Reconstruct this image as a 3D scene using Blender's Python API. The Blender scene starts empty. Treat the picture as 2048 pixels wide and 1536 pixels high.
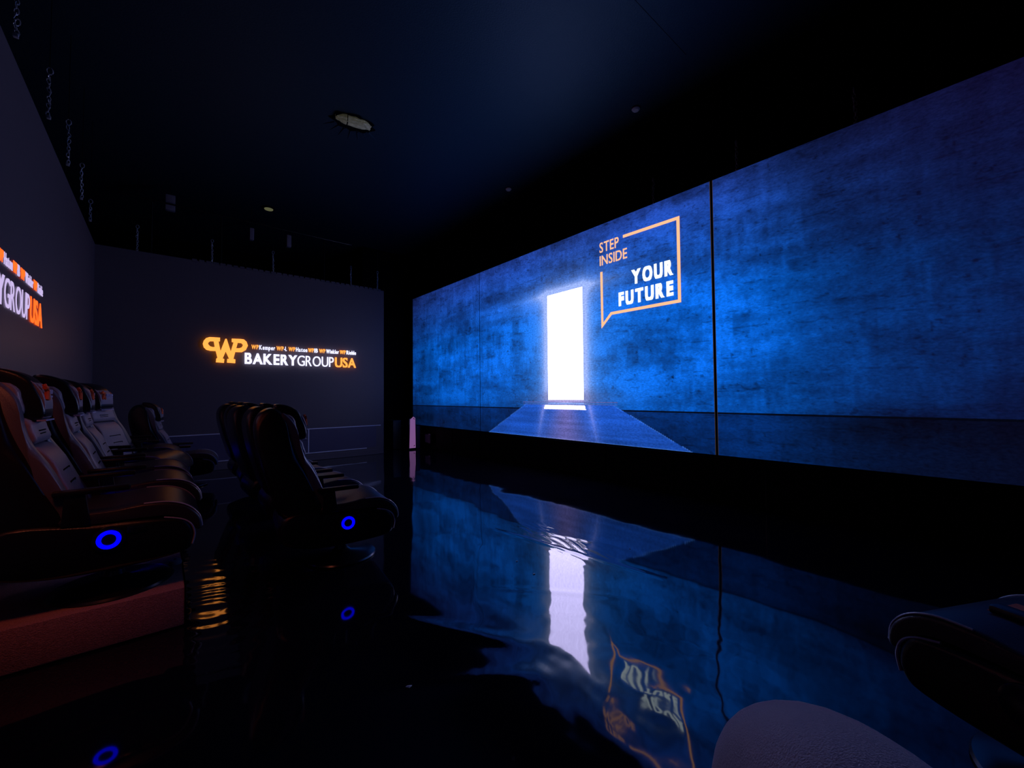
import bpy, bmesh, math, random
import numpy as np
from mathutils import Vector, Matrix
random.seed(4); rng = np.random.RandomState(7)
S = bpy.context.scene
C = S.collection
PI = math.pi
# ---------------------------------------------------------------- camera, world, exposure
# world axes: x towards the big screen, y towards the far wall with the sign, z up
FPX, YAW, PIT, ROL = 826.4, 0.70279, 0.02852, -0.00876
CAM = Vector((0, 0, 1.2))
F = Vector((math.sin(YAW)*math.cos(PIT), math.cos(YAW)*math.cos(PIT), math.sin(PIT)))
R0 = Vector((math.cos(YAW), -math.sin(YAW), 0)); U0 = R0.cross(F)
R = R0*math.cos(ROL)+U0*math.sin(ROL); U = U0*math.cos(ROL)-R0*math.sin(ROL)
cd = bpy.data.cameras.new('camera'); cam = bpy.data.objects.new('camera', cd); C.objects.link(cam)
cd.sensor_width = 36; cd.lens = FPX/2048*36; cd.clip_start = 0.02
cam.matrix_world = Matrix(((R.x, U.x, -F.x, CAM.x), (R.y, U.y, -F.y, CAM.y), (R.z, U.z, -F.z, CAM.z), (0, 0, 0, 1)))
S.camera = cam
w = bpy.data.worlds.new('world'); S.world = w; w.use_nodes = True
w.node_tree.nodes['Background'].inputs[0].default_value = (0.35, 0.2, 0.6, 1)
w.node_tree.nodes['Background'].inputs[1].default_value = 0.0012
S.view_settings.view_transform = 'Standard'; S.view_settings.look = 'None'
S.view_settings.exposure = 0; S.view_settings.gamma = 1
S.view_settings.use_curve_mapping = False

SX, SY, LX = 4.77, 8.52, -0.777      # screen plane, far sign wall, left sign wall
CEIL = 4.8
# added amber light with no seen source, reddens riser from near the left wall
la = bpy.data.lights.new('added_amber_light', 'AREA'); la.shape = 'RECTANGLE'; la.size = .35; la.size_y = .25
la.energy = .62; la.spread = math.radians(82); la.color = (1.0, .20, .10)
lo = bpy.data.objects.new('added_amber_light', la); C.objects.link(lo); lo.location = (-.55, 2.10, 2.05)
lo.rotation_euler = (Vector((-.28, 2.95, .1))-lo.location).to_track_quat('-Z', 'Y').to_euler()
# ---------------------------------------------------------------- helpers
def mat(name, col, rough=.6, spec=.5, metal=0, emit=None, estr=1, noise=None, bump=None, coat=0):
    m = bpy.data.materials.new(name); m.use_nodes = True; nt = m.node_tree
    b = nt.nodes['Principled BSDF']
    b.inputs['Base Color'].default_value = (*col, 1); b.inputs['Roughness'].default_value = rough
    b.inputs['Specular IOR Level'].default_value = spec; b.inputs['Metallic'].default_value = metal
    b.inputs['Coat Weight'].default_value = coat
    if emit:
        b.inputs['Emission Color'].default_value = (*emit, 1); b.inputs['Emission Strength'].default_value = estr
    if noise or bump:
        tc = nt.nodes.new('ShaderNodeTexCoord')
        nz = nt.nodes.new('ShaderNodeTexNoise'); nz.inputs['Scale'].default_value = (noise or bump)[0]
        nz.inputs['Detail'].default_value = 5
        nt.links.new(tc.outputs['Object'], nz.inputs['Vector'])
        if noise:
            mx = nt.nodes.new('ShaderNodeMix'); mx.data_type = 'RGBA'
            mx.inputs[6].default_value = (*[c*(1-noise[1]) for c in col], 1)
            mx.inputs[7].default_value = (*[min(1, c*(1+noise[1])) for c in col], 1)
            nt.links.new(nz.outputs['Fac'], mx.inputs[0]); nt.links.new(mx.outputs[2], b.inputs['Base Color'])
        if bump:
            nb = nt.nodes.new('ShaderNodeTexNoise'); nb.inputs['Scale'].default_value = bump[0]
            nt.links.new(tc.outputs['Object'], nb.inputs['Vector'])
            bp = nt.nodes.new('ShaderNodeBump'); bp.inputs['Strength'].default_value = bump[1]
            bp.inputs['Distance'].default_value = .01
            nt.links.new(nb.outputs['Fac'], bp.inputs['Height']); nt.links.new(bp.outputs['Normal'], b.inputs['Normal'])
    return m
def emat(name, col, s, base=(0, 0, 0)):
    return mat(name, base, .6, .2, emit=col, estr=s)
def link(name, me, m, parent=None, smooth=True):
    o = bpy.data.objects.new(name, me); C.objects.link(o)
    if m: me.materials.append(m)
    if smooth:
        me.polygons.foreach_set('use_smooth', [True]*len(me.polygons))
    if parent: o.parent = parent
    return o
def obj(name, bm, m, parent=None, smooth=True, ang=40):
    bmesh.ops.recalc_face_normals(bm, faces=bm.faces)
    me = bpy.data.meshes.new(name); bm.to_mesh(me); bm.free()
    o = link(name, me, m, parent, smooth)
    if smooth: me.set_sharp_from_angle(angle=math.radians(ang))
    return o
def tag(o, label, cat, group=None, kind=None):
    o['label'] = label; o['category'] = cat
    if group: o['group'] = group
    if kind: o['kind'] = kind
    return o
def struct(o, label=None):
    o['kind'] = 'structure'
    if label: o['label'] = label
    return o
def empty(name, loc, rz=0):
    o = bpy.data.objects.new(name, None); o.empty_display_size = .1; C.objects.link(o)
    o.location = loc; o.rotation_euler = (0, 0, rz); return o
def box(bm, x0, x1, y0, y1, z0, z1, bev=0, seg=2):
    r = bmesh.ops.create_cube(bm, size=1)
    for v in r['verts']:
        v.co = ((x0+x1)/2+v.co.x*(x1-x0), (y0+y1)/2+v.co.y*(y1-y0), (z0+z1)/2+v.co.z*(z1-z0))
    if bev:
        es = list({e for v in r['verts'] for e in v.link_edges})
        bmesh.ops.bevel(bm, geom=es, offset=bev, segments=seg, affect='EDGES', profile=.5)
def bx(name, a, m, parent=None, bev=0, seg=2, smooth=True):
    bm = bmesh.new(); box(bm, *a, bev=bev, seg=seg); return obj(name, bm, m, parent, smooth)
def smoothpts(pts, n=4):
    P = [Vector(p) for p in pts]; out = []; N = len(P)
    for i in range(N):
        p0, p1, p2, p3 = P[i-1], P[i], P[(i+1) % N], P[(i+2) % N]
        for k in range(n):
            t = k/n
            out.append(.5*((2*p1)+(p2-p0)*t+(2*p0-5*p1+4*p2-p3)*t*t+(3*p1-p0-3*p2+p3)*t**3))
    return out
def loft(bm, prof, ys, scl, inset):
    """side profile (x,z) swept across y; each station shrinks the profile towards its centroid by `inset`"""
    c = sum(prof, Vector((0, 0)))/len(prof); rings = []
    for y, s, ins in zip(ys, scl, inset):
        ring = []
        for p in prof:
            d = p-c; L = d.length or 1
            q = c+d*(max(L-ins, .004)/L)
            ring.append(bm.verts.new((q.x, y*(s(q.y) if callable(s) else s), q.y)))
        rings.append(ring)
    n = len(prof)
    for a, b in zip(rings, rings[1:]):
        for i in range(n): bm.faces.new((a[i], a[(i+1) % n], b[(i+1) % n], b[i]))
    bm.faces.new(rings[0]); bm.faces.new(rings[-1][::-1])
def slab(name, pts, y0, y1, m, parent, bev=.03, n=4, wf=None):
    """rounded upholstered block: closed x-z profile, from y0 to y1, rounded side edges"""
    prof = smoothpts(pts, n) if n > 1 else [Vector(p) for p in pts]
    bm = bmesh.new(); ks = [0, .08, .3, .6, 1]
    ys = []; ins = []
    for k in ks: ys.append(y0+bev*k); ins.append(bev*(1-math.sqrt(max(0, 1-(1-k)**2))))
    for k in ks[::-1]: ys.append(y1-bev*k); ins.append(bev*(1-math.sqrt(max(0, 1-(1-k)**2))))
    loft(bm, prof, ys, [wf or 1.0]*len(ys), ins)
    return obj(name, bm, m, parent, ang=50)
def lathe(name, prof, m, parent=None, n=40, loc=(0, 0, 0)):
    bm = bmesh.new(); rings = []
    for r, z in prof:
        rings.append([bm.verts.new((loc[0]+r*math.cos(2*PI*i/n), loc[1]+r*math.sin(2*PI*i/n), loc[2]+z)) for i in range(n)])
    for a, b in zip(rings, rings[1:]):
        for i in range(n): bm.faces.new((a[i], a[(i+1) % n], b[(i+1) % n], b[i]))
    bm.faces.new(rings[0]); bm.faces.new(rings[-1])
    return obj(name, bm, m, parent, ang=35)
def tube_bm(bm, pts, r, n=8, closed=False):
    P = [Vector(p) for p in pts]; rings = []
    for i, p in enumerate(P):
        if closed: t = (P[(i+1) % len(P)]-P[i-1]).normalized()
        else: t = (P[min(i+1, len(P)-1)]-P[max(i-1, 0)]).normalized()
        a = t.cross(Vector((0, 0, 1)) if abs(t.z) < .9 else Vector((1, 0, 0))).normalized(); b = t.cross(a)
        rr = r[i] if isinstance(r, (list, tuple)) else r
        rings.append([bm.verts.new(p+(a*math.cos(2*PI*k/n)+b*math.sin(2*PI*k/n))*rr) for k in range(n)])
    seq = list(zip(rings, rings[1:]))
    if closed: seq.append((rings[-1], rings[0]))
    for A, B in seq:
        for k in range(n): bm.faces.new((A[k], A[(k+1) % n], B[(k+1) % n], B[k]))
    if not closed: bm.faces.new(rings[0]); bm.faces.new(rings[-1])
def opencurve(pts, n=6):
    P = [Vector(p) for p in pts]; out = []
    for i in range(len(P)-1):
        p0, p1, p2, p3 = P[max(i-1, 0)], P[i], P[i+1], P[min(i+2, len(P)-1)]
        for k in range(n):
            t = k/n; out.append(.5*((2*p1)+(p2-p0)*t+(2*p0-5*p1+4*p2-p3)*t*t+(3*p1-p0-3*p2+p3)*t**3))
    return out+[P[-1]]
def tube(name, pts, r, m, parent=None, n=8, closed=False):
    bm = bmesh.new(); tube_bm(bm, pts, r, n, closed); return obj(name, bm, m, parent, ang=60)
def text_me(txt, bold=0, ext=.0):
    cu = bpy.data.curves.new('t', 'FONT'); cu.body = txt; cu.offset = bold; cu.extrude = ext; cu.resolution_u = 4
    o = bpy.data.objects.new('t', cu); C.objects.link(o)
    me = bpy.data.meshes.new_from_object(o.evaluated_get(bpy.context.evaluated_depsgraph_get()))
    bpy.data.objects.remove(o); bpy.data.curves.remove(cu); return me
def arr(me):
    a = np.zeros(len(me.vertices)*3, 'f'); me.vertices.foreach_get('co', a); return a.reshape(-1, 3)
CAPH = arr(text_me('E'))[:, 1].max()
# ---------------------------------------------------------------- materials
M_floor = mat('glossy_vinyl', (.004, .0045, .011), .045, .85, noise=(3, .5))
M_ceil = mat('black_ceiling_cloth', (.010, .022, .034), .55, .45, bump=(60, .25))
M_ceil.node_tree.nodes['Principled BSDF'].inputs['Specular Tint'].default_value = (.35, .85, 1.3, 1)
M_wall = mat('led_wall_face', (.12, .10, .115), .45, .45, noise=(260, .5))
M_dark = mat('black_masking_cloth', (.004, .004, .005), .95, .05)
M_plinth = mat('black_plinth', (.0035, .0035, .0045), .6, .15)
M_alu = mat('satin_aluminium', (.8, .8, .9), .45, .5, metal=.3)
M_carpet = mat('riser_carpet', (.55, .30, .27), .95, .1, noise=(150, .5), bump=(220, .6))
M_leather = mat('black_leatherette', (.008, .008, .010), .29, .6, bump=(300, .10))
M_pad = mat('charcoal_leatherette', (.26, .22, .27), .42, .5, noise=(9, .12), bump=(260, .15))
M_seat = mat('seat_leatherette', (.034, .028, .034), .33, .6, bump=(260, .15))
M_bol = mat('bolster_leatherette', (.11, .10, .13), .34, .6, bump=(260, .12))
M_glint = mat('grey_edge_glint', (.42, .40, .50), .3, .6)  # light grey imitating doorway glints on the seat edges
M_seam = mat('seam_thread', (.004, .004, .005), .8, .1)
M_base = mat('black_base_plastic', (.010, .010, .016), .24, .9)
M_steel = mat('dark_steel', (.05, .05, .055), .3, .5, metal=.9)
M_ring = emat('blue_led', (.0, .0, 1.0), 2.2)
M_logo_o = mat('orange_thread', (.75, .12, .03), .6, .3)
M_logo_w = mat('pale_thread', (.45, .42, .6), .6, .3)
M_chain = mat('zinc_chain', (.55, .57, .6), .3, .5, metal=.5)
M_trouser = mat('grey_trouser_cloth', (.86, .80, .93), .85, .2, noise=(30, .06), bump=(500, .3))
_b = M_trouser.node_tree.nodes['Principled BSDF']; _b.inputs['Sheen Weight'].default_value = 1.0; _b.inputs['Sheen Roughness'].default_value = .45; _b.inputs['Sheen Tint'].default_value = (.85, .82, 1, 1)
M_shoe = mat('dark_shoe', (.02, .02, .02), .6)
M_sign_w = emat('sign_white', (.72, .72, 1.0), 1.5)
M_sign_o = emat('sign_amber', (1.0, .32, .055), 1.6)
M_sign_w2 = emat('sign_white_dim', (.62, .5, .85), 1.0)
M_sign_o2 = emat('sign_red_orange', (1.0, .10, .012), 2.0)
M_txt_w = emat('display_white', (.80, .95, 1.0), 1.6)
M_txt_o = emat('display_orange', (1.0, .50, .27), 1.15)

# ---------------------------------------------------------------- floor with real wrinkles
def vnoise(x, y, cell, seed):
    r = np.random.RandomState(seed); g = r.rand(256, 256)*2-1
    X = x/cell[0]+57.3; Y = y/cell[1]+91.7
    i = np.floor(X).astype(int); j = np.floor(Y).astype(int); fx = X-i; fy = Y-j
    fx = fx*fx*(3-2*fx); fy = fy*fy*(3-2*fy)
    G = lambda a, b: g[a % 256, b % 256]
    return (G(i, j)*(1-fx)+G(i+1, j)*fx)*(1-fy)+(G(i, j+1)*(1-fx)+G(i+1, j+1)*fx)*fy
def seg_dist(x, y, a, b):
    ax, ay = a; dx, dy = b[0]-ax, b[1]-ay; L = math.hypot(dx, dy)
    t = np.clip(((x-ax)*dx+(y-ay)*dy)/L/L, 0, 1)
    s = ((x-ax)*dy-(y-ay)*dx)/L
    return np.hypot(x-ax-t*dx, y-ay-t*dy), s, t
def floor_h(x, y):
    rot = lambda a: (x*math.cos(a)+y*math.sin(a), -x*math.sin(a)+y*math.cos(a))
    a, b = rot(.75); h = .0026*vnoise(a, b, (1.1, .55), 3)
    a, b = rot(-.3); h += .0013*vnoise(a, b, (.55, .35), 5)
    near = 1/(1+np.exp((np.hypot(x-1.5, y-1.0)-.75)/.12))
    a, b = rot(.9); h += .0007*near*vnoise(a, b, (.14, .10), 9)+.00035*near*vnoise(a, b, (.055, .04), 11)
    h += .00012*vnoise(x, y, (.12, .09), 13)
    # raised welds and creases
    for (p, q, am, wd) in [((2.30, 3.05), (2.52, 1.45), .0055, .014), ((1.95, 2.75), (1.35, 1.95), .0022, .03),
                           ((2.55, 2.75), (2.75, 2.10), .0022, .03), ((.9, 2.3), (1.35, 1.55), .0030, .05),
                           ((.55, 1.75), (1.25, 1.35), .0034, .06), ((1.6, 2.1), (2.1, 1.5), .0018, .03)]:
        d, s, t = seg_dist(x, y, p, q); h += am*np.exp(-(d/wd)**2)*np.sin(np.clip(t, .02, .98)*PI)**.5
    d = np.hypot((x-.25)/.35, (y-3.1)/.75); h += .0011*np.exp(-d**2)*np.sin(y*52+5*vnoise(x, y, (.3, .3), 25)+x*14)
    # bunched ripples in front of the bright doorway
    d, s, t = seg_dist(x, y, (2.62, 2.75), (2.45, 2.05))
    h += .0010*np.exp(-(d/.16)**2)*np.sin(s*95+3*vnoise(x, y, (.1, .1), 21))
    return h
FX0, FX1, FY0, FY1 = LX-.02, SX+.1, -1.0, 9.6
nx, ny = 280, 520
xs = np.linspace(FX0, FX1, nx); ys = FY0+(FY1-FY0)*np.linspace(0, 1, ny)**1.25
Xg, Yg = np.meshgrid(xs, ys, indexing='ij'); Hg = floor_h(Xg, Yg)
def grid_mesh(name, P, nu, nv):
    idx = np.arange(nu*nv).reshape(nu, nv)
    q = np.stack([idx[:-1, :-1], idx[1:, :-1], idx[1:, 1:], idx[:-1, 1:]], -1).reshape(-1, 4)
    me = bpy.data.meshes.new(name); me.vertices.add(len(P)); me.vertices.foreach_set('co', P.astype('f').ravel())
    me.loops.add(q.size); me.loops.foreach_set('vertex_index', q.ravel().astype('i'))
    me.polygons.add(len(q)); me.polygons.foreach_set('loop_start', np.arange(0, q.size, 4, dtype='i'))
    me.update(calc_edges=True); me.validate(); return me
me = grid_mesh('floor', np.stack([Xg, Yg, Hg-.004], -1).reshape(-1, 3), nx, ny)
struct(link('floor', me, M_floor), 'glossy black vinyl floor with creases mirroring the lit screen')

# ---------------------------------------------------------------- room shell
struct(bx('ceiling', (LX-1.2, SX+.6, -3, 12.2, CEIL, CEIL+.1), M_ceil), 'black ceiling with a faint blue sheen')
struct(bx('wall_right', (SX+.10, SX+.3, -3, 12.2, 0, CEIL), M_dark), 'black wall behind the big display')
struct(bx('wall_far', (LX-1.2, SX+.3, 12.0, 12.2, 0, CEIL), M_dark), 'black space behind the sign wall')
struct(bx('wall_near', (LX-1.2, SX+.3, -3.2, -3.0, 0, CEIL), M_dark))
struct(bx('wall_outer', (LX-1.4, LX-1.2, -3, 12.2, 0, CEIL), M_dark))
struct(bx('floor', (LX-1.2, SX+.3, -3.0, 12.2, -.12, -.02), M_dark))
wl = struct(bx('wall_left', (LX-.16, LX, -3, SY+.16, 0, 3.48), M_wall), 'dark wall carrying the second lit sign')
wb = struct(bx('wall_back', (LX, 3.62, SY, SY+.16, 0, 3.48), M_wall), 'dark charcoal far wall under the amber sign')
struct(bx('wall_corner', (3.62, SX+.1, 9.75, 9.85, 0, CEIL), M_dark), 'dark recess in the corner beside the display')
# torn, crimped top strip of the far wall
bm = bmesh.new()
for k in range(34):
    x = .35+k*.095; box(bm, x, x+.06+.02*random.random(), SY-.012, SY+.002, 3.455+.01*random.random(), 3.50)
o = obj('trim_4', bm, M_wall, wb, False); o['kind'] = 'stuff'
# thin bright profiles at the foot of the far wall
bx('trim_1', (LX, 3.55, SY-.012, SY+.001, .596, .610), M_alu, wb)
bx('trim_2', (LX, 3.25, SY-.016, SY+.001, .138, .152), M_alu, wb)
for x in (-.42, 2.135): bx('trim_3', (x-.008, x+.008, SY-.012, SY+.001, .152, .596), M_alu, wb)
M_low = mat('satin_dado_panel', (.10, .09, .15), .4, .4)
for a, b in ((LX+.01, -.43), (-.41, 2.125), (2.145, 3.45)):
    bx('dado_panel', (a, b, SY-.006, SY+.001, .155, .593), M_low, wb)
bx('baseboard_strip', (LX, 3.5, SY-.014, SY+.001, .0, .1), M_wall, wb)

# plinth under the big display
pl = struct(bx('wall_plinth', (SX-.02, SX+.1, -3, 9.6, 0, .50), M_plinth), 'black plinth panels under the display')
ye = [-1.45, -.42, .58, 1.58, 2.58, 3.58, 4.08+.5, 5.58, 6.58, 7.58, 8.58, 9.58]
for a, b in zip(ye, ye[1:]):
    bx('plinth_panel', (SX-.032, SX-.02, a+.006, b-.006, .035, .495), M_plinth, pl, bev=.003, seg=1)
for y in (1.58, 4.08):
    bx('plinth_joint_strip', (SX-.036, SX-.031, y-.004, y+.004, .03, .49), M_steel, pl)
struct(bx('baseboard_right', (SX-.04, SX-.018, -1.4, 9.5, 0.0, .022), M_plinth))

# ---------------------------------------------------------------- the big display
ZB, ZT, JZ = .515, 3.64, .985
def fbm(x, y, cell, seed, oct=4):
    t = 0; a = 1; s = 0
    for k in range(oct):
        t = t+a*vnoise(x, y, (cell[0]/2**k, cell[1]/2**k), seed+k*7); s += a; a *= .55
    return t/s
def lin(c):
    c = np.clip(c, 0, None); return np.where(c <= .04045, c/12.92, ((c+.055)/1.055)**2.4)
def content(u, z):
    """picture shown by the display (display values 0..1 per channel), u along the wall, z height"""
    B = np.interp(u, [-2.5, -.6, -.1, .3, .7, 1.1, 1.5, 2.0, 2.6, 3.4, 5.2, 6.0, 7.0, 8.2, 8.9, 9.5],
                  [.14, .20, .26, .34, .46, .60, .80, .92, .93, 1.0, 1.0, .94, .86, .82, .68, .55])
    top = np.clip((z-2.35)/1.3, 0, 1); low = np.clip((1.45-z)/.5, 0, 1)
    v = B*(1-(.36+.22*np.clip((2.2-u)/1.2, 0, 1))*top-.30*low)
    n1 = fbm(u, z, (1.6, .45), 31); n2 = fbm(u, z, (.35, .9), 47); n3 = fbm(u, z, (.12, .06), 63, 3)
    n4 = fbm(u, z, (.9, .16), 77, 4); n5 = fbm(u, z, (.06, .35), 171, 3); n6 = fbm(u, z, (.035, .03), 181, 2)
    st = 1+.46*n1+.26*n2+.17*n3+.24*n4+.22*n5*np.clip(.5+2*n2, 0, 1)+.10*n6
    st = st-.30*np.exp(-(fbm(u, z, (1.1, .12), 191, 4)/.018)**2)-.35*(fbm(u, z, (.05, .05), 201, 2) > .70)
    blk = vnoise(np.floor(u/.17)*.17, np.floor(z/.23)*.23+u*.08, (.17, .3), 91)
    soft = np.clip(fbm(u, z, (.7, .5), 97)*2.2, 0, 1)
    st = st-.34*np.clip(blk, 0, 1)*soft
    dark = np.clip((fbm(u, z, (1.3, .30), 121)-.12)*3, 0, 1)*.30
    v = np.clip(v*np.clip(st, .35, 1.35)-dark*B*.6, .02, 1.15)
    r = .008+.01*v+.16*v*top+.05*np.clip(v-.85, 0, 1); g = .02+.36*v-.03*top*v; b = .09+.745*v
    r = r+.04*(1-np.clip(B*1.4, 0, 1)); g = g-.018*(1-np.clip(B*1.5, 0, 1))
    col = np.stack([r, g, b], -1)
    # rays of the bright doorway, and camera bloom painted into the picture as halo
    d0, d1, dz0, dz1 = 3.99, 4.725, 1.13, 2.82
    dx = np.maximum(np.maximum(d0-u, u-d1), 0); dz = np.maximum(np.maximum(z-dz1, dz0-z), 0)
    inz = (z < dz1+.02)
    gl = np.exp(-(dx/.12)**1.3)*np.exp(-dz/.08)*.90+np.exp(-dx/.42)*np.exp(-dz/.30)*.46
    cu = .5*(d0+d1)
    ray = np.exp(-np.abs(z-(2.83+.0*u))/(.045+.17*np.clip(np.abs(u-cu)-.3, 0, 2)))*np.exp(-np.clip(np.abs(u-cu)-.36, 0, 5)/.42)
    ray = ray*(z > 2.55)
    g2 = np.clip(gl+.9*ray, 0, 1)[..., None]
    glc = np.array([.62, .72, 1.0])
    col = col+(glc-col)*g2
    # browner foot of the doorway
    foot = np.exp(-dx/.35)*np.exp(-((z-1.16)/.12)**2)*(dx > .0)
    col = col+(np.array([.36, .34, .52])-col)*(foot*.55)[..., None]
    # strip below the joint
    lowm = (z < JZ)
    col = np.where(lowm[..., None], col*np.array([.9, .66, .74])*(.62+.30*np.clip(B, 0, 1))[..., None], col)
    # joint line and its light lower lip
    jl = (np.abs(z-JZ) < .0095)
    col = np.where(jl[..., None], np.array([.01, .015, .05])+col*.08, col)
    # walkway running to the doorway, with its sill
    zb = .515; f = (z-zb)/(1.055-zb)
    e0 = 2.36+(3.46-2.36)*f; e1 = 6.32+(5.28-6.32)*f
    wk = (u > e0) & (u < e1) & (z < 1.055)
    st2 = 1+.20*fbm(u, z, (1.2, .035), 141)+.12*fbm(u, z, (.3, .12), 151)
    wu = (u-cu)/(.5*(e1-e0))
    wc = np.stack([.10+.30*np.exp(-(wu/.24)**2), .30+.10*np.exp(-(wu/.24)**2), .70+0*wu], -1)*st2[..., None]
    wc = wc*(.92+.20*f)[..., None]
    for sgn in (-1, 1):
        cx = cu+sgn*(.47+.0*f-(f-1)*.14*1.0)
        rr = np.exp(-np.abs(u-cx)/(.06))*(.15+.6*f)
        wc = wc+(np.array([.66, .66, 1.0])-wc)*np.clip(rr, 0, 1)[..., None]
    col = np.where(wk[..., None], wc, col)
    edge = wk & (((z < zb+.012)) | (np.abs(u-e0) < .012) | (np.abs(u-e1) < .012))
    col = np.where(edge[..., None], col*1.0+np.array([.14, .16, .16]), col)
    sill = (u > 3.40) & (u < 5.34) & (z > 1.055) & (z < 1.10)
    sc = np.array([.27, .33, .62])+np.array([.45, .36, .3])*np.exp(-np.abs(u-cu)/.35)[..., None]
    col = np.where((sill & ((z > 1.085) | (z < 1.062)))[..., None], sc, col)
    # threshold under the doorway, light pool before it
    th = (u > d0) & (u < d1) & (z > 1.10) & (z < dz0)
    col = np.where(th[..., None], np.array([.66, .62, .86]), col)
    pool = (z > .985) & (z < 1.048) & (u > 3.97-.3*(1.045-z)) & (u < 4.80+.45*(1.045-z))
    c = lin(np.clip(col, 0, 1.1))
    c = np.where(pool[..., None], np.array([1.6, 1.5, 2.2]), c)
    door = (u > d0) & (u < d1) & (z > dz0) & (z < dz1)
    c = np.where(door[..., None], np.array([4.0, 3.7, 6.6]), c)
    return c
M_disp = bpy.data.materials.new('display_picture'); M_disp.use_nodes = True
nt = M_disp.node_tree; pb = nt.nodes['Principled BSDF']
pb.inputs['Base Color'].default_value = (.01, .01, .012, 1); pb.inputs['Roughness'].default_value = .6
at = nt.nodes.new('ShaderNodeAttribute'); at.attribute_name = 'picture'
tc = nt.nodes.new('ShaderNodeTexCoord')
mp = nt.nodes.new('ShaderNodeMapping'); mp.inputs['Scale'].default_value = (1, 1, 2.2)
nz = nt.nodes.new('ShaderNodeTexNoise'); nz.inputs['Scale'].default_value = 26; nz.inputs['Detail'].default_value = 8
nz.inputs['Roughness'].default_value = .7
rp = nt.nodes.new('ShaderNodeMapRange'); rp.inputs[1].default_value = .3; rp.inputs[2].default_value = .7
rp.inputs[3].default_value = .60; rp.inputs[4].default_value = 1.42
vm = nt.nodes.new('ShaderNodeVectorMath'); vm.operation = 'SCALE'
nt.links.new(tc.outputs['Object'], mp.inputs[0]); nt.links.new(mp.outputs[0], nz.inputs['Vector'])
nt.links.new(nz.outputs['Fac'], rp.inputs[0]); nt.links.new(at.outputs['Color'], vm.inputs[0])
nt.links.new(rp.outputs[0], vm.inputs['Scale']); nt.links.new(vm.outputs[0], pb.inputs['Emission Color'])
pb.inputs['Emission Strength'].default_value = 1.0
M_disp_side = mat('display_edge', (.004, .004, .005), .6)
disp = empty('led_display', (SX, 3.6, ZB))
tag(disp, 'huge blue LED display showing a glowing doorway in a concrete wall', 'display')
def dpanel(u0, u1):
    step = .0135
    us = np.arange(u0, u1, step); us = np.append(us, u1)
    zs = np.arange(ZB, ZT, step); zs = np.append(zs, ZT)
    extra_u = [e for e in (3.9895, 3.9905, 4.7245, 4.7255) if u0 < e < u1]
    us = np.unique(np.round(np.append(us, extra_u), 5))
    zs = np.unique(np.round(np.append(zs, [JZ-.010, JZ-.009, JZ+.009, JZ+.010, 1.1295, 1.1305, 2.8195, 2.8205, 1.0545, 1.0555, 1.0465, 1.0485, 1.0845, 1.0855, 1.0995, 1.1005]), 5))
    A, B = np.meshgrid(us, zs, indexing='ij')
    P = np.stack([np.full(A.shape, -.0), A-3.6, B-ZB], -1).reshape(-1, 3)
    me = grid_mesh('display_face', P, len(us), len(zs))
    ca = me.color_attributes.new('picture', 'FLOAT_COLOR', 'POINT')
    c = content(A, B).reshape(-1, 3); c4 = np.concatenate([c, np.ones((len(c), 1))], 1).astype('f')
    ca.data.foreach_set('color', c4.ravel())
    body = bx('display_panel', (.003, .085, u0-3.6, u1-3.6, 0, ZT-ZB), M_disp_side, disp)
    f = link('display_face', me, M_disp, body, smooth=False)
    return body
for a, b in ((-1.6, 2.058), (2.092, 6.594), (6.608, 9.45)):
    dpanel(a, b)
M_lip = emat('display_lit_edge', (.35, .20, .12), .12)
bx('panel_edge_strip', (-.002, .004, 2.058-3.6-.0, 2.062-3.6, 0, ZT-ZB), M_lip, disp)
bx('panel_edge_strip', (-.002, .004, 2.088-3.6-.0, 2.092-3.6, 0, ZT-ZB), M_lip, disp)
# lettering on the display, flat pictures a few mm proud of the face
def letters(txt, u_left, u_right, z0, z1, m, parent, place, bold=0, ext=0, name='lettering', desc=False, gap=.11, spw=.32):
    """whole string laid out letter by letter, fitted into [u_left,u_right]; place(s,t,e)->xyz"""
    ms = []; x = 0
    for ch in txt:
        if ch == ' ': x += spw; continue
        mm = text_me(ch, bold, ext); A = arr(mm); w0, w1 = A[:, 0].min(), A[:, 0].max()
        k = (.5*gap if ch in 'YAW' and ms else 0)+(.05 if ch == 'Y' and ms and bold else 0)
        x -= k; A[:, 0] += x-w0; x += (w1-w0)+gap-k; ms.append((ch, mm, A))
    W = x-gap; out = []
    for ch, mm, A in ms:
        s = A[:, 0]/W; t = A[:, 1]/CAPH
        if not desc: t = np.clip(t, 0, 1)
        P = np.array([place(u_left+(u_right-u_left)*a, z0+(z1-z0)*b, c) for a, b, c in zip(s, t, A[:, 2])], 'f')
        mm.vertices.foreach_set('co', P.ravel()); mm.update()
        out.append(link(name, mm, m, parent, smooth=False))
    return out
pl_d = lambda a, b, c: (-.006+c*0-.002*(c > 0), a-3.6, b-ZB)
letters('STEP', 3.655, 3.33, 3.232, 3.375, M_txt_o, disp, pl_d, .012, .01, 'letter')
letters('INSIDE', 3.655, 3.20, 3.045, 3.185, M_txt_o, disp, pl_d, .012, .01, 'letter')
letters('YOUR', 3.14, 2.545, 2.667, 2.86, M_txt_w, disp, pl_d, .062, .01, 'letter', gap=.14)
letters('FUTURE', 3.345, 2.55, 2.412, 2.60, M_txt_w, disp, pl_d, .062, .01, 'letter', gap=.14)
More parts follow.
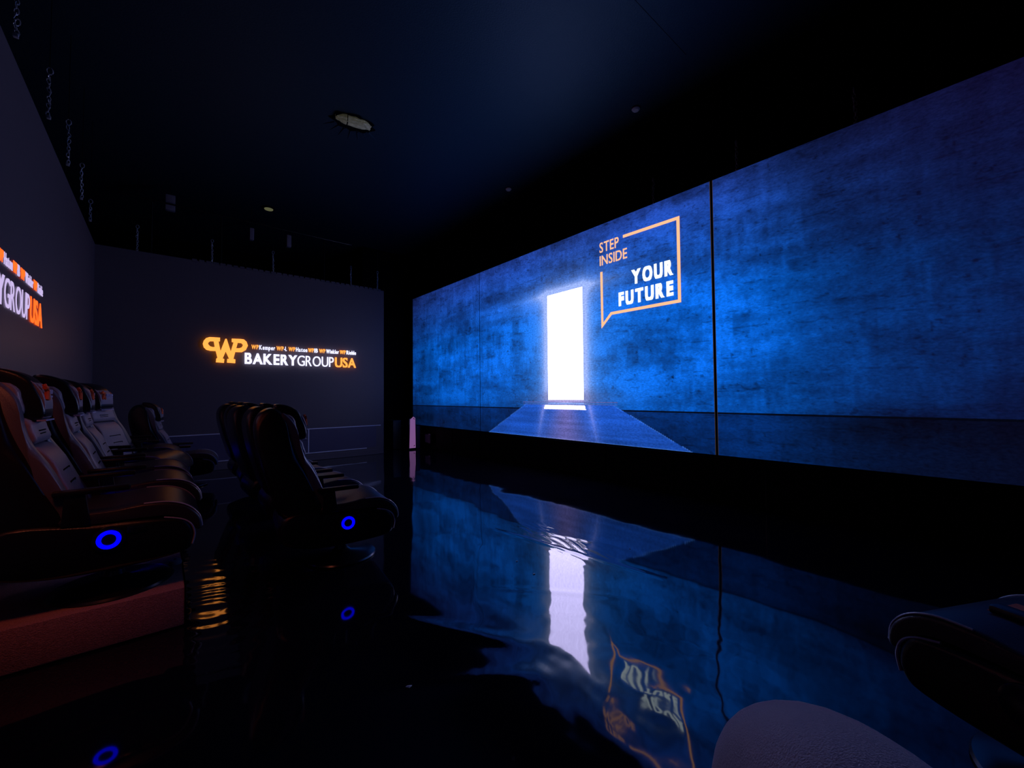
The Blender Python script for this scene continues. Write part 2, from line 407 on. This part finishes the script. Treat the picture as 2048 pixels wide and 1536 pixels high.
def strip2d(pts, wdt, m, name, parent, conv, th=.004):
    bm = bmesh.new(); P = [Vector(p) for p in pts]; L = []; Rr = []
    for i, p in enumerate(P):
        d0 = (P[i]-P[i-1]).normalized() if i else None
        d1 = (P[i+1]-P[i]).normalized() if i < len(P)-1 else None
        d = ((d0 or d1)+(d1 or d0)).normalized(); nrm = Vector((-d.y, d.x))
        k = 1/max(.45, nrm.dot(Vector((-(d1 or d0).y, (d1 or d0).x))))
        L.append(p+nrm*wdt/2*k); Rr.append(p-nrm*wdt/2*k)
    for e in (0, th):
        pass
    a = [bm.verts.new(conv(p.x, p.y, 0)) for p in L]; b = [bm.verts.new(conv(p.x, p.y, 0)) for p in Rr]
    a2 = [bm.verts.new(conv(p.x, p.y, th)) for p in L]; b2 = [bm.verts.new(conv(p.x, p.y, th)) for p in Rr]
    for i in range(len(P)-1):
        bm.faces.new((a2[i], a2[i+1], b2[i+1], b2[i])); bm.faces.new((a[i], a[i+1], b[i+1], b[i]))
        bm.faces.new((a[i], a[i+1], a2[i+1], a2[i])); bm.faces.new((b[i], b[i+1], b2[i+1], b2[i]))
    bm.faces.new((a[0], b[0], b2[0], a2[0])); bm.faces.new((a[-1], b[-1], b2[-1], a2[-1]))
    return obj(name, bm, m, parent, smooth=False)
cv = lambda a, b, c: (-.004-c, a-3.6, b-ZB)
strip2d([(3.26, 3.355), (2.475, 3.345), (2.475, 2.33), (3.47, 2.335), (3.625, 2.185), (3.63, 2.955)], .038, M_txt_o, 'speech_bubble_outline', disp, cv)

# ---------------------------------------------------------------- the two lit signs
LOGO = [(0.735, 2.222), (0.593, 2.22), (0.546, 2.2), (0.515, 2.155), (0.503, 2.102), (0.516, 2.045), (0.553, 2.005), (0.606, 1.992), (0.678, 1.993), (0.703, 1.879), (0.687, 1.868), (0.682, 1.805), (0.793, 1.8), (0.797, 1.864), (0.774, 1.873), (0.816, 1.995), (0.866, 1.871), (0.84, 1.869), (0.835, 1.806), (0.952, 1.801), (0.954, 1.865), (0.926, 1.874), (0.95, 1.993), (1.047, 1.996), (1.104, 2.037), (1.135, 2.115), (1.114, 2.182), (1.074, 2.22), (1.033, 2.224), (0.9, 2.219), (0.901, 2.162), (0.926, 2.157), (0.887, 1.995), (0.827, 2.21), (0.809, 2.209), (0.743, 1.994), (0.714, 2.158), (0.733, 2.159)]
HOLES = [[(0.65, 2.153), (0.602, 2.152), (0.576, 2.127), (0.573, 2.101), (0.6, 2.067), (0.637, 2.056), (0.664, 2.061)],
         [(0.985, 2.155), (1.04, 2.152), (1.063, 2.123), (1.046, 2.081), (1.006, 2.061), (0.964, 2.058)]]
def curve_solid(name, loops, ext, m, parent, place):
    cu = bpy.data.curves.new('c', 'CURVE'); cu.dimensions = '2D'; cu.fill_mode = 'BOTH'; cu.extrude = ext
    for lp in loops:
        sp = cu.splines.new('POLY'); sp.points.add(len(lp)-1); sp.use_cyclic_u = True
        for q, p in zip(sp.points, lp): q.co = (p[0], p[1], 0, 1)
    o = bpy.data.objects.new('c', cu); C.objects.link(o)
    me = bpy.data.meshes.new_from_object(o.evaluated_get(bpy.context.evaluated_depsgraph_get()))
    bpy.data.objects.remove(o); A = arr(me)
    P = np.array([place(*a) for a in A], 'f'); me.vertices.foreach_set('co', P.ravel()); me.update()
    return link(name, me, m, parent, smooth=False)
def sign(root, place, mw, mo, ext, names=True):
    curve_solid('emblem', [LOGO]+HOLES, ext, mo, root, place)
    z0, z1 = 1.797, 1.99
    letters('BAKERY', 1.09, 1.902, z0, z1, mw, root, place, .036, ext, 'letter', gap=.095)
    letters('GROUP', 1.925, 2.575, z0, z1, mw, root, place, .0, ext, 'letter', gap=.09)
    letters('USA', 2.60, 3.004, z0, z1, mo, root, place, .022, ext, 'letter', gap=.05)
    for wd, a, b in (('WP', 1.189, 1.295), ('WP', 1.579, 1.692), ('WP', 1.775, 1.885), ('WP', 2.109, 2.207), ('WP', 2.306, 2.417), ('WP', 2.691, 2.803)):
        letters(wd, a, b, 2.062, 2.138, mo, root, place, .02, ext, 'small_letter', gap=.12)
    for wd, a, b in (('Kemper', 1.308, 1.554), ('-L', 1.70, 1.742), ('Haton', 1.90, 2.092), ('IB', 2.218, 2.279), ('Winkler', 2.435, 2.672), ('Riehle', 2.822, 3.008)):
        letters(wd, a, b, 2.062, 2.138, mw, root, place, .012, ext, 'small_letter', desc=True, gap=.15)
sb = empty('illuminated_sign', (.5, SY-.055, 1.8))
tag(sb, 'amber and white lit lettering sign on the far wall above the seats', 'sign')
sign(sb, lambda a, b, c: (a-.5, c+.006, b-1.8), M_sign_w, M_sign_o, .012)
sl = empty('illuminated_sign', (LX+.012, 2.64, 1.8))
tag(sl, 'white and red lit lettering sign on the left wall, cut by the photo edge', 'sign')
YL0 = 5.145-3.004
sign(sl, lambda a, b, c: (-c-.006, a+YL0-2.64, b-1.8), M_sign_w2, M_sign_o2, .0015)

# ---------------------------------------------------------------- gaming chairs
def front_x(z):   # front line of the backrest
    return np.interp(z, [.40, .55, .70, .82, .95, 1.05, 1.12], [-.150, -.205, -.262, -.315, -.352, -.372, -.40])
def make_chair():
    t = empty('gaming_chair', (0, 0, 0))
    wf = lambda z: 1.0-.32*max(0, min(1, (z-.72)/.36))**1.4
    slab('backrest_shell', [(-.15, .40), (-.21, .55), (-.27, .70), (-.325, .82), (-.365, .95), (-.385, 1.05), (-.43, 1.115), (-.49, 1.125), (-.55, 1.08), (-.575, .98), (-.545, .80), (-.49, .60), (-.43, .42), (-.33, .36), (-.22, .36)],
         -.26, .26, M_leather, t, .05, 3, wf)
    for s in (-1, 1):      # side bolsters
        y0, y1 = (s*.255, s*.175) if s < 0 else (.175, .255)
        slab('side_bolster', [(-.11, .44), (-.16, .56), (-.22, .70), (-.275, .80), (-.305, .90), (-.325, 1.0), (-.37, 1.07), (-.42, 1.09), (-.44, .95), (-.38, .75), (-.30, .55), (-.24, .42), (-.16, .40)],
             y0, y1, M_bol, t, .028, 3, wf)
    def pad(name, z0, z1, hw, th, m, bev=.018, k=6):
        zs = np.linspace(z0, z1, k); f = [(float(front_x(z))+th, float(z)) for z in zs]; b = [(float(front_x(z))-.02, float(z)) for z in zs[::-1]]
        f[0] = (f[0][0]-th*.45, f[0][1]); f[-1] = (f[-1][0]-th*.45, f[-1][1])
        return slab(name, f+b, -hw, hw, m, t, bev, 2, lambda z: 1.0-.18*max(0, min(1, (z-.85)/.25)))
    lb = pad('lumbar_cushion', .42, .775, .170, .055, M_pad)
    pad('shoulder_cushion', .79, .915, .170, .050, M_pad)
    up = pad('upper_back_panel', .925, 1.08, .175, .040, M_pad)
    hr = slab('headrest', [(float(front_x(.90))+.075, .905), (float(front_x(.98))+.105, .97), (float(front_x(1.05))+.098, 1.04), (-.305, 1.105), (-.37, 1.145), (-.44, 1.155), (-.45, 1.12), (-.40, 1.02), (-.39, .92)],
              -.105, .105, M_leather, t, .020, 3)
    fz = [.912, .95, 1.0, 1.05, 1.095]; fx = [float(front_x(.90))+.083, float(front_x(.95))+.101, float(front_x(1.0))+.110, float(front_x(1.05))+.104, -.300]
    slab('headrest_face', [(x, z) for x, z in zip(fx, fz)]+[(x-.018, z) for x, z in zip(fx[::-1], fz[::-1])], -.096, .096, M_pad, hr, .006, 2)
    bx('headrest_piping', (float(front_x(.90))+.060, float(front_x(.90))+.092, -.10, .10, .896, .903), M_logo_w, hr)
    # maker's patch: little orange figure and pale lettering
    xf = float(front_x(1.03))+.113
    bm = bmesh.new()
    for (y0, z0, y1, z1) in ((-.055, 1.078, -.055, 1.035), (-.080, 1.060, -.03, 1.060), (-.075, 1.000, -.055, 1.045), (-.032, 1.000, -.055, 1.045), (-.062, 1.045, -.048, 1.045)):
        g = lambda z: xf+.004-.35*max(0, z-1.045)
        tube_bm(bm, [(g(z0), y0, z0), (g((z0+z1)/2), (y0+y1)/2, (z0+z1)/2), (g(z1), y1, z1)], .009, 6)
    obj('orange_emblem', bm, M_logo_o, hr)
    bm = bmesh.new()
    for i in range(5): box(bm, xf-.004, xf+.003, -.012+i*.021, .002+i*.021, 1.030, 1.052)
    for i in range(8): box(bm, xf-.004, xf+.003, -.012+i*.0132, -.003+i*.0132, 1.012, 1.022)
    o = obj('patch_lettering', bm, M_logo_w, hr, False)
    # stitched grooves
    for z, hw in ((.52, .06), (.585, .07), (.65, .085)):
        x = float(front_x(z))+.056
        bm = bmesh.new(); box(bm, x-.004, x+.003, -hw, hw, z-.003, z+.003)
        box(bm, x-.006, x+.003, hw-.006, hw, z-.03, z); box(bm, x-.002, x+.002, -hw, -hw+.006, z-.03, z)
        obj('stitched_groove', bm, M_seam, lb, False)
    x = float(front_x(.84))+.051
    for z in (.835, .850): bx('stitched_groove', (x-.004, x+.003, -.07, .05, z-.0025, z+.0025), M_seam, up)
    # seat
    slab('seat_shell', [(.27, .365), (.315, .33), (.335, .27), (.325, .215), (.27, .175), (.05, .155), (-.22, .165), (-.40, .22), (-.44, .32), (-.36, .42), (-.1, .40), (.1, .39)],
         -.275, .275, M_leather, t, .04, 4)
    slab('seat_cushion', [(-.16, .445), (0, .45), (.12, .463), (.22, .455), (.30, .42), (.352, .36), (.365, .30), (.345, .285), (.31, .34), (.24, .385), (.1, .395), (-.16, .40)],
         -.265, .265, M_seat, t, .022, 4)
    for s in (-1, 1):
        tube('seat_glint_tube', opencurve([(.12, s*.257, .462), (.22, s*.256, .455), (.30, s*.255, .421), (.350, s*.252, .362), (.363, s*.249, .30)]), .0045, M_glint, t, 6)  # light grey tube added to imitate the doorway's glint on the cushion edge
        tube('shell_glint_tube', opencurve([(.20, s*.264, .378), (.27, s*.264, .357), (.313, s*.264, .323), (.330, s*.264, .27), (.320, s*.264, .215)]), .005, M_glint, t, 6)  # second added tube, imitates the glint along the seat shell edge
    for s in (-1, 1):
        bx('armrest', (-.20, .07, s*.262-.026, s*.262+.026, .545, .572), M_leather, t, .010, 2)
        slab('armrest_post', [(-.17, .40), (-.07, .40), (-.09, .55), (-.16, .55)], s*.262-.014, s*.262+.014, M_leather, t, .006, 1)
        sp = lathe('side_speaker', [(.062, 0), (.062, .012), (.05, .016), (.0001, .016)], M_base, t, 28)
        sp.rotation_euler = (s*-PI/2, 0, 0); sp.location = (-.005, s*.272, .315)
        bm = bmesh.new(); tube_bm(bm, [(.036*math.cos(a), .036*math.sin(a), .018) for a in np.linspace(0, 2*PI, 33)[:-1]], .009, 8, True)
        rg = obj('blue_light_ring', bm, M_ring, sp)
    bx('control_panel', (.06, .13, -.283, -.273, .33, .365), M_base, t, .003)
    lathe('base_disc', [(.247, 0), (.252, .006), (.245, .016), (.20, .028), (.07, .04), (.045, .06), (.04, .085)], M_base, t, 48)
    lathe('pedestal', [(.034, .06), (.034, .17), (.12, .175), (.12, .19)], M_steel, t, 24)
    return t
def tree_copy(o, parent=None, unlit=False):
    c = o.copy(); C.objects.link(c)
    if parent: c.parent = parent
    for ch in kids[o.name]:
        if not (unlit and ch.name.startswith('blue_light')): tree_copy(ch, c, unlit)
    return c
proto = make_chair()
kids = {}
for o in bpy.data.objects: kids.setdefault(o.name, [])
for o in bpy.data.objects:
    if o.parent: kids[o.parent.name].append(o)
RZ = .20
chairs = [  # x, y, z, turn, label, group
    (-.185, 3.12, RZ, 0, 'nearest black gaming chair on the carpeted riser, showing a blue ring light', 'left'),
    (-.15, 3.88, RZ, .03, 'second black gaming chair from the front on the riser, behind the nearest one', 'left'),
    (-.16, 4.62, RZ, .0, 'third black gaming chair along the riser by the left wall', 'left'),
    (-.17, 5.50, RZ, -.38, 'black gaming chair on the riser turned so its grey cushion faces the camera', 'left'),
    (-.17, 6.30, RZ, -.05, 'farthest black gaming chair up on the riser', 'left'),
    (.26, 7.30, 0, -.10, 'lone black gaming chair on the floor near the far wall, past the riser', 'floor'),
    (1.055, 3.28, 0, -.13, 'nearest black gaming chair of the middle row, with blue ring and round glossy base', 'middle'),
    (1.10, 4.10, 0, -.04, 'second black gaming chair of the middle row, top edge catching grey light', 'middle'),
    (1.08, 4.92, 0, .03, 'third black gaming chair of the middle row, orange glint on its top', 'middle'),
    (1.12, 5.70, 0, -.05, 'fourth black gaming chair of the middle row, farthest headrest showing', 'middle'),
    (1.12, 6.50, 0, .0, 'last black gaming chair of the middle row, nearest the far wall', 'middle'),
    (2.10, -.15, 0, 1.10, 'black gaming chair seat at the right photo edge with an orange card', 'right'),
    (-.16, -.42, 0, .62, 'black gaming chair under the seated person, mostly outside the photo', 'right'),
]
for i, (x, y, z, rz, lab, g) in enumerate(chairs):
    c = proto if i == 0 else tree_copy(proto, None, 'right' in g)
    c.location = (x, y, z); c.rotation_euler = (0, 0, rz)
    tag(c, lab, 'chair', 'black gaming chairs with pedestal bases')

# riser
rs = empty('riser_platform', (-.33, 4.9, 0))
tag(rs, 'low carpeted riser platform with reddish light under the left row of chairs', 'platform')
bx('platform_body', (LX+.003+.33, .105+.33, 2.83-4.9, 6.75-4.9, 0.002, .199), M_carpet, rs, .006, 2)
bx('edge_trim', (.105+.33, .111+.33, 2.83-4.9, 6.75-4.9, 0.002, .2), M_dark, rs, .001, 1)
# cap lying on the riser
M_cap = mat('white_cap_plastic', (.8, .72, .65), .5)
cp = lathe('round_cap', [(.032, 0), (.034, .010), (.029, .024), (.015, .032), (.0001, .034)], M_cap, None, 28, (0, 0, 0))
cp.location = (.072, 3.255, RZ+.001)
tag(cp, 'small round white cap lying on the riser corner beneath the nearest chair', 'cap')
o = lathe('cap_hole', [(.006, 0), (.006, .003), (.0001, .004)], M_seam, cp, 12); o.location = (0, -.012, .031)

# ---------------------------------------------------------------- card on the right chair
M_card = mat('orange_card', (1.0, .26, .15), .6)
bm = bmesh.new(); box(bm, -.075, .075, -.04, .04, 0, .002)
cdc = obj('orange_card', bm, M_card, None, False); cdc.location = (2.17, -.02, .468); cdc.rotation_euler = (0, 0, -.45)
tag(cdc, 'orange printed card lying on the seat at the right photo edge', 'card')

# ---------------------------------------------------------------- seated person (knees and legs)
def limb(name, pts, m, parent=None, n=20):
    """tapered closed limb through (x,y,z,r) joints, smooth interpolation"""
    P = np.array(pts, float); N = len(P); out = []
    for i in range(N-1):
        p0 = P[max(i-1, 0)]; p1 = P[i]; p2 = P[i+1]; p3 = P[min(i+2, N-1)]
        for k in range(8):
            tt = k/8; out.append(.5*((2*p1)+(p2-p0)*tt+(2*p0-5*p1+4*p2-p3)*tt*tt+(3*p1-p0-3*p2+p3)*tt**3))
    out.append(P[-1]); bm = bmesh.new()
    tube_bm(bm, [tuple(q[:3]) for q in out], [float(q[3]) for q in out], n)
    return obj(name, bm, m, parent)
def person():
    V_ = []; E_ = []; Rd = []
    def add(p, r, par=None):
        V_.append(p); Rd.append(r)
        if par is not None: E_.append((par, len(V_)-1))
        return len(V_)-1
    pel = add((-.03, -.36, .60), .135)
    kn = [(.562, .192, .722), (.56, -.42, .56)]
    hips = [(.02, -.25, .60), (.05, -.46, .60)]
    for h, k in zip(hips, kn):
        a = add(h, .115, pel); k = Vector(k); h = Vector(h)
        up = Vector((.02, -.035, .19)) if k.y > 0 else Vector((0, 0, 0))
        a = add(tuple(h.lerp(k, .35)+up*.3), .110, a); a = add(tuple(h.lerp(k, .72)+up*.75), .100, a)
        a = add(tuple(h.lerp(k, .92)+up*.45), .090, a); a = add(tuple(k), .074, a)
        ft = Vector((k.x+.05, k.y+.02, .10))
        a = add(tuple(k.lerp(ft, .16)), .068, a)
        a = add(tuple(k.lerp(ft, .4)), .062, a); a = add(tuple(k.lerp(ft, .75)), .055, a); a = add(tuple(ft), .058, a)
    me = bpy.data.meshes.new('person'); me.from_pydata(V_, E_, [])
    o = bpy.data.objects.new('person', me); C.objects.link(o)
    sk = o.modifiers.new('s', 'SKIN'); ss = o.modifiers.new('u', 'SUBSURF'); ss.levels = ss.render_levels = 3
    for i, r in enumerate(Rd): me.skin_vertices[0].data[i].radius = (r, r)
    me.skin_vertices[0].data[0].use_root = True
    nm = bpy.data.meshes.new_from_object(o.evaluated_get(bpy.context.evaluated_depsgraph_get()))
    bpy.data.objects.remove(o)
    o = link('person', nm, M_trouser)
    tag(o, 'seated person in grey trousers, only a bent knee showing in the lower right corner', 'person')
    for k in kn:
        x, y = k[0]+.05, k[1]+.02
        slab_pts = [(-.09, .004), (.17, .004), (.19, .03), (.12, .07), (.04, .10), (-.08, .10), (-.10, .05)]
        s = slab('shoe', slab_pts, -.045, .045, M_shoe, o, .02, 3); s.location = (x, y, 0); s.rotation_euler = (0, 0, .55)
    return o
person()

# ---------------------------------------------------------------- slim lit tower and boxes in the corner
M_tower = emat('glowing_pink_face', (.36, .15, .42), .5, (.5, .4, .5))
tw = empty('light_tower', (4.38, 8.72, 0))
tag(tw, 'slim upright tower with pale pink glowing face in the far corner', 'light')
bm = bmesh.new()
pr = [(-.075, .03), (-.058, .68), (.02, .74), (.062, .71), (.072, .03)]
a = [bm.verts.new((x, -.03, z)) for x, z in pr]; b = [bm.verts.new((x, -.012, z)) for x, z in pr]
bm.faces.new(a); bm.faces.new(b[::-1])
for i in range(5): bm.faces.new((a[i], a[(i+1) % 5], b[(i+1) % 5], b[i]))
fc = obj('glowing_face', bm, M_tower, tw, False)
bx('tower_body', (-.085, .085, -.012, .16, .03, .70), M_base, tw, .01)
bx('tower_foot', (-.10, .10, -.05, .18, .002, .03), M_base, tw, .004)
for x, z in ((.02, .70), (.035, .69), (.045, .085), (.03, .075)):
    bx('dot', (x-.008, x+.008, -.033, -.029, z-.008, z+.008), M_base, fc)
t2 = bx('equipment_case', (4.02, 4.22, 8.95, 9.4, .002, .66), mat('case_black', (.006, .006, .009), .5), None, .01)
tag(t2, 'tall dark equipment case standing left of the glowing tower', 'case')
M_pale = mat('pale_box', (.10, .08, .16), .5)
t3 = bx('slim_box', (4.50, 4.60, 8.75, 8.95, .002, .52), M_pale, None, .008)
tag(t3, 'narrow dim violet box tucked right behind the glowing tower', 'box')
t4 = empty('wall_monitor', (4.68, 8.5, .24))
tag(t4, 'small dim square monitor box on the plinth right of the tower', 'monitor')
bx('monitor_housing', (-.03, .03, -.13, .13, -.11, .11), M_base, t4, .006)
bx('monitor_glass', (-.034, -.03, -.11, .11, -.09, .09), M_pale, t4)

# ---------------------------------------------------------------- chains hanging above the walls
def ring_me():
    bm = bmesh.new(); pts = []
    for a in np.linspace(0, 2*PI, 15)[:-1]:
        pts.append((.011*math.cos(a), 0, .022*math.sin(a)))
    tube_bm(bm, pts, .0038, 5, True)
    bmesh.ops.recalc_face_normals(bm, faces=bm.faces)
    me = bpy.data.meshes.new('chain_link'); bm.to_mesh(me); bm.free(); me.materials.append(M_chain); return me
LINK = ring_me()
def chain(x, y, z0, zmid, zt, lab, grp):
    e = empty('hanging_chain', (x, y, z0)); tag(e, lab, 'chain', grp)
    z = .02; k = 0
    while z < zmid-z0 and k < 26:
        l = bpy.data.objects.new('chain_link', LINK); C.objects.link(l); l.parent = e
        l.location = (random.uniform(-.006, .006), random.uniform(-.006, .006), z); l.rotation_euler = (random.uniform(-.3, .3), random.uniform(-.2, .2), (k % 2)*PI/2+.4)
        z += .034; k += 1
    tube('shackle', [(.018*math.cos(a), 0, z+.02+.028*math.sin(a)) for a in np.linspace(0, 2*PI, 13)[:-1]], .005, M_chain, e, 6, True)
    tube('suspension_wire', [(0, 0, z+.04), (.004, 0, zt-z0-.02)], .0035, M_steel, e, 5)
    bx('eye_bolt', (-.012, .012, -.012, .012, -.015, .012), M_chain, e, .003)
lc = [(3.93, 3.34, 3.62), (4.92, 3.37, 3.72), (5.80, 3.40, 3.78), (6.70, 3.40, 3.72), (7.46, 3.38, 3.6)]
for i, (y, a, b) in enumerate(lc):
    chain(LX+.05, y, 3.49, b+.1, CEIL, ['nearest chain hanging over the top of the left wall', 'second nearest chain over the left wall', 'middle chain of the five over the left wall', 'fourth chain over the left wall', 'farthest chain over the left wall, near the corner'][i], 'chains over the left wall')
bc = [-.32, .62, 1.53, 2.94, 3.5]
for i, x in enumerate(bc):
    chain(x, SY+.05, 3.49, 3.85, CEIL, ['leftmost chain above the far wall', 'chain above the far wall left of the small ceiling lamp', 'chain directly under the small ceiling lamp above the far wall', 'chain above the far wall at the right end of its sign', 'rightmost chain above the far wall, by the dark corner'][i], 'chains over the far wall')
for i, y in enumerate((.79, 1.81, 2.82)):
    chain(SX+.04, y, 3.66, 3.95, CEIL, ['chain above the blue display nearest the right photo edge', 'chain above the display right of its vertical joint', 'chain above the display over its lettering'][i], 'chains over the display')
# pipe frame behind the far wall
fr = empty('pipe_frame', (-.16, SY+.3, 3.0)); tag(fr, 'thin dark pipe frame standing behind the top of the far wall', 'frame')
for x in (0, .93, 2.65):
    tube('upright_pipe', [(x, 0, -3.0), (x, 0, 1.40)], .014, M_steel, fr, 8)
tube('cross_pipe', [(-.4, 0, 1.43), (3.2, 0, 1.43)], .014, M_steel, fr, 8)
M_sheet = mat('grey_sheet', (.20, .17, .2), .8)
for i, (x, z0, z1, wd) in enumerate(((.07, 4.36, 4.62, .13), (1.24, 4.14, 4.36, .07), (1.86, 4.15, 4.38, .08))):
    e = empty('hanging_speaker', (x, SY+.42, z0)); tag(e, ['largest dim grey box hanging above the far wall, at its left', 'narrow dim box hanging just left of the small ceiling lamp', 'narrow dim box hanging just right of the small ceiling lamp'][i], 'speaker', 'dim boxes hanging behind the far wall')
    bx('box_body', (-wd/2, wd/2, -.05, .05, 0, z1-z0), M_sheet, e, .01); tube('hanger', [(0, 0, z1-z0-.01), (0, 0, CEIL-z0)], .005, M_steel, e, 6)

# ---------------------------------------------------------------- ceiling fixtures
M_foil = mat('crumpled_foil', (.62, .64, .30), .4, .5, metal=.0, noise=(14, .95), bump=(30, 1.5))
M_foil.node_tree.nodes['Principled BSDF'].inputs['Emission Color'].default_value = (.5, .5, .28, 1)
M_foil.node_tree.nodes['Principled BSDF'].inputs['Emission Strength'].default_value = .035
cl = empty('ceiling_light', (1.86, 5.32, CEIL), -.15); tag(cl, 'dim wrapped oval lamp in a torn puckered opening of the ceiling', 'lamp')
def lump(name, rx, ry, rz_, m, loc, seed, parent):
    bm = bmesh.new(); bmesh.ops.create_icosphere(bm, subdivisions=4, radius=1)
    r = np.random.RandomState(seed)
    ph = r.rand(6, 4)*6
    for v in bm.verts:
        c = v.co.copy(); k = 1
        for p in ph: k += .035*math.sin(c.x*6*p[0]/3+p[1])*math.sin(c.y*7+p[2])*math.sin(c.z*6+p[3])*2
        e = 2.3; n = (abs(c.x)**e+abs(c.y)**e+abs(c.z)**e)**(-1/e)
        v.co = Vector((c.x*rx, c.y*ry, c.z*rz_))*n*k+Vector(loc)
    return obj(name, bm, m, parent, ang=25)
lump('wrapped_lamp_body', .21, .075, .05, M_foil, (0, 0, -.025), 3, cl)
tube('lamp_rim', [(.20*math.cos(a)*1.02, .085*math.sin(a), -.030+.008*math.sin(5*a)) for a in np.linspace(0, 2*PI, 33)[:-1]], .012, M_foil, cl, 6, True)
tube('wire_guard', [(-.17, -.07, -.09), (-.05, -.1, -.115), (.1, -.09, -.11), (.19, -.02, -.09)], .005, M_foil, cl, 6)
tube('lamp_strap', [(-.09, -.085, -.02), (-.09, -.07, -.10), (-.09, 0, -.115), (-.09, .07, -.10), (-.09, .085, -.02)], .007, M_seam, cl, 6)
bm = bmesh.new(); n = 40; r1 = []; r2 = []; r3 = []
for i in range(n):
    a = 2*PI*i/n; k = 1+.10*math.sin(7*a)+.05*math.sin(13*a+1)
    r1.append(bm.verts.new((.27*math.cos(a)*k, .17*math.sin(a)*k+.06, -.002)))
    r2.append(bm.verts.new((.24*math.cos(a), .15*math.sin(a)+.06, -.022-.012*math.sin(9*a))))
    r3.append(bm.verts.new((.20*math.cos(a), .13*math.sin(a)+.06, -.004)))
for i in range(n):
    j = (i+1) % n; bm.faces.new((r1[i], r1[j], r2[j], r2[i])); bm.faces.new((r2[i], r2[j], r3[j], r3[i]))
bm.faces.new(r3)
obj('puckered_collar', bm, M_dark, cl)
for k in range(7):
    a = .6+k*.32
    tube('cloth_fold', [(.26*math.cos(a), .19*math.sin(a)+.06, -.002), (.42*math.cos(a), .42*math.sin(a)+.06, .001)], [.012, .002], M_ceil, cl, 6)
M_lamp2 = emat('small_lamp_glow', (.6, .6, .3), .14)
cl2 = empty('ceiling_light', (1.50, 8.85, CEIL)); tag(cl2, 'small faint yellowish ceiling lamp beyond the far wall', 'lamp')
lathe('lamp_housing', [(.10, 0), (.10, -.02), (.085, -.028), (.0001, -.028)], M_seam, cl2, 24)
lathe('lamp_lens', [(.075, -.028), (.07, -.038), (.0001, -.042)], M_lamp2, cl2, 24)
M_detector = mat('smoke_detector_white', (.5, .5, .55), .5)
for i, (x, y) in enumerate(((4.55, 5.42), (4.5, 2.86))):
    d = lathe('smoke_detector', [(.05, 0), (.05, -.02), (.035, -.035), (.0001, -.037)], M_detector, None, 20); d.location = (x, y, CEIL-.0005)
    tag(d, ['small pale round detector on the ceiling above the left half of the display', 'small dim detector on the ceiling above the display lettering'][i], 'detector')
    lathe('detector_ring', [(.054, 0), (.054, -.006), (.05, -.007)], M_seam, d, 20)
# faint join in the ceiling cloth
struct(bx('trim_5', (2.2, 4.2, 2.052, 2.056, CEIL-.001, CEIL), M_dark))

# ---------------------------------------------------------------- scraps on the floor
M_scrap = mat('white_paper_scrap', (.8, .8, .85), .7)
for i, (x, y, s, lab) in enumerate(((.795, 1.616, .014, 'largest white paper scrap on the open floor left of the doorway reflection'),
                                    (1.924, 2.06, .012, 'tiny white scrap on the floor beside the doorway reflection'),
                                    (1.98, 2.30, .011, 'thin white sliver on the floor above the other scrap'),
                                    (2.812, 1.907, .010, 'tiny pale crumb on the dark floor right of the doorway reflection'))):
    bm = bmesh.new(); h = float(floor_h(np.array(x), np.array(y)))
    vs = [bm.verts.new((s*math.cos(a)*random.uniform(.5, 1.3), s*math.sin(a)*random.uniform(.4, .9), .001+.003*random.random())) for a in np.linspace(0, 2*PI, 8)[:-1]]
    c0 = bm.verts.new((0, 0, .0045))
    for k in range(7): bm.faces.new((vs[k], vs[(k+1) % 7], c0))
    bm.faces.new(vs[::-1])
    o = obj('paper_scrap', bm, M_scrap, None, False); o.location = (x, y, h-.003)
    tag(o, lab, 'scrap', 'scraps on the floor')
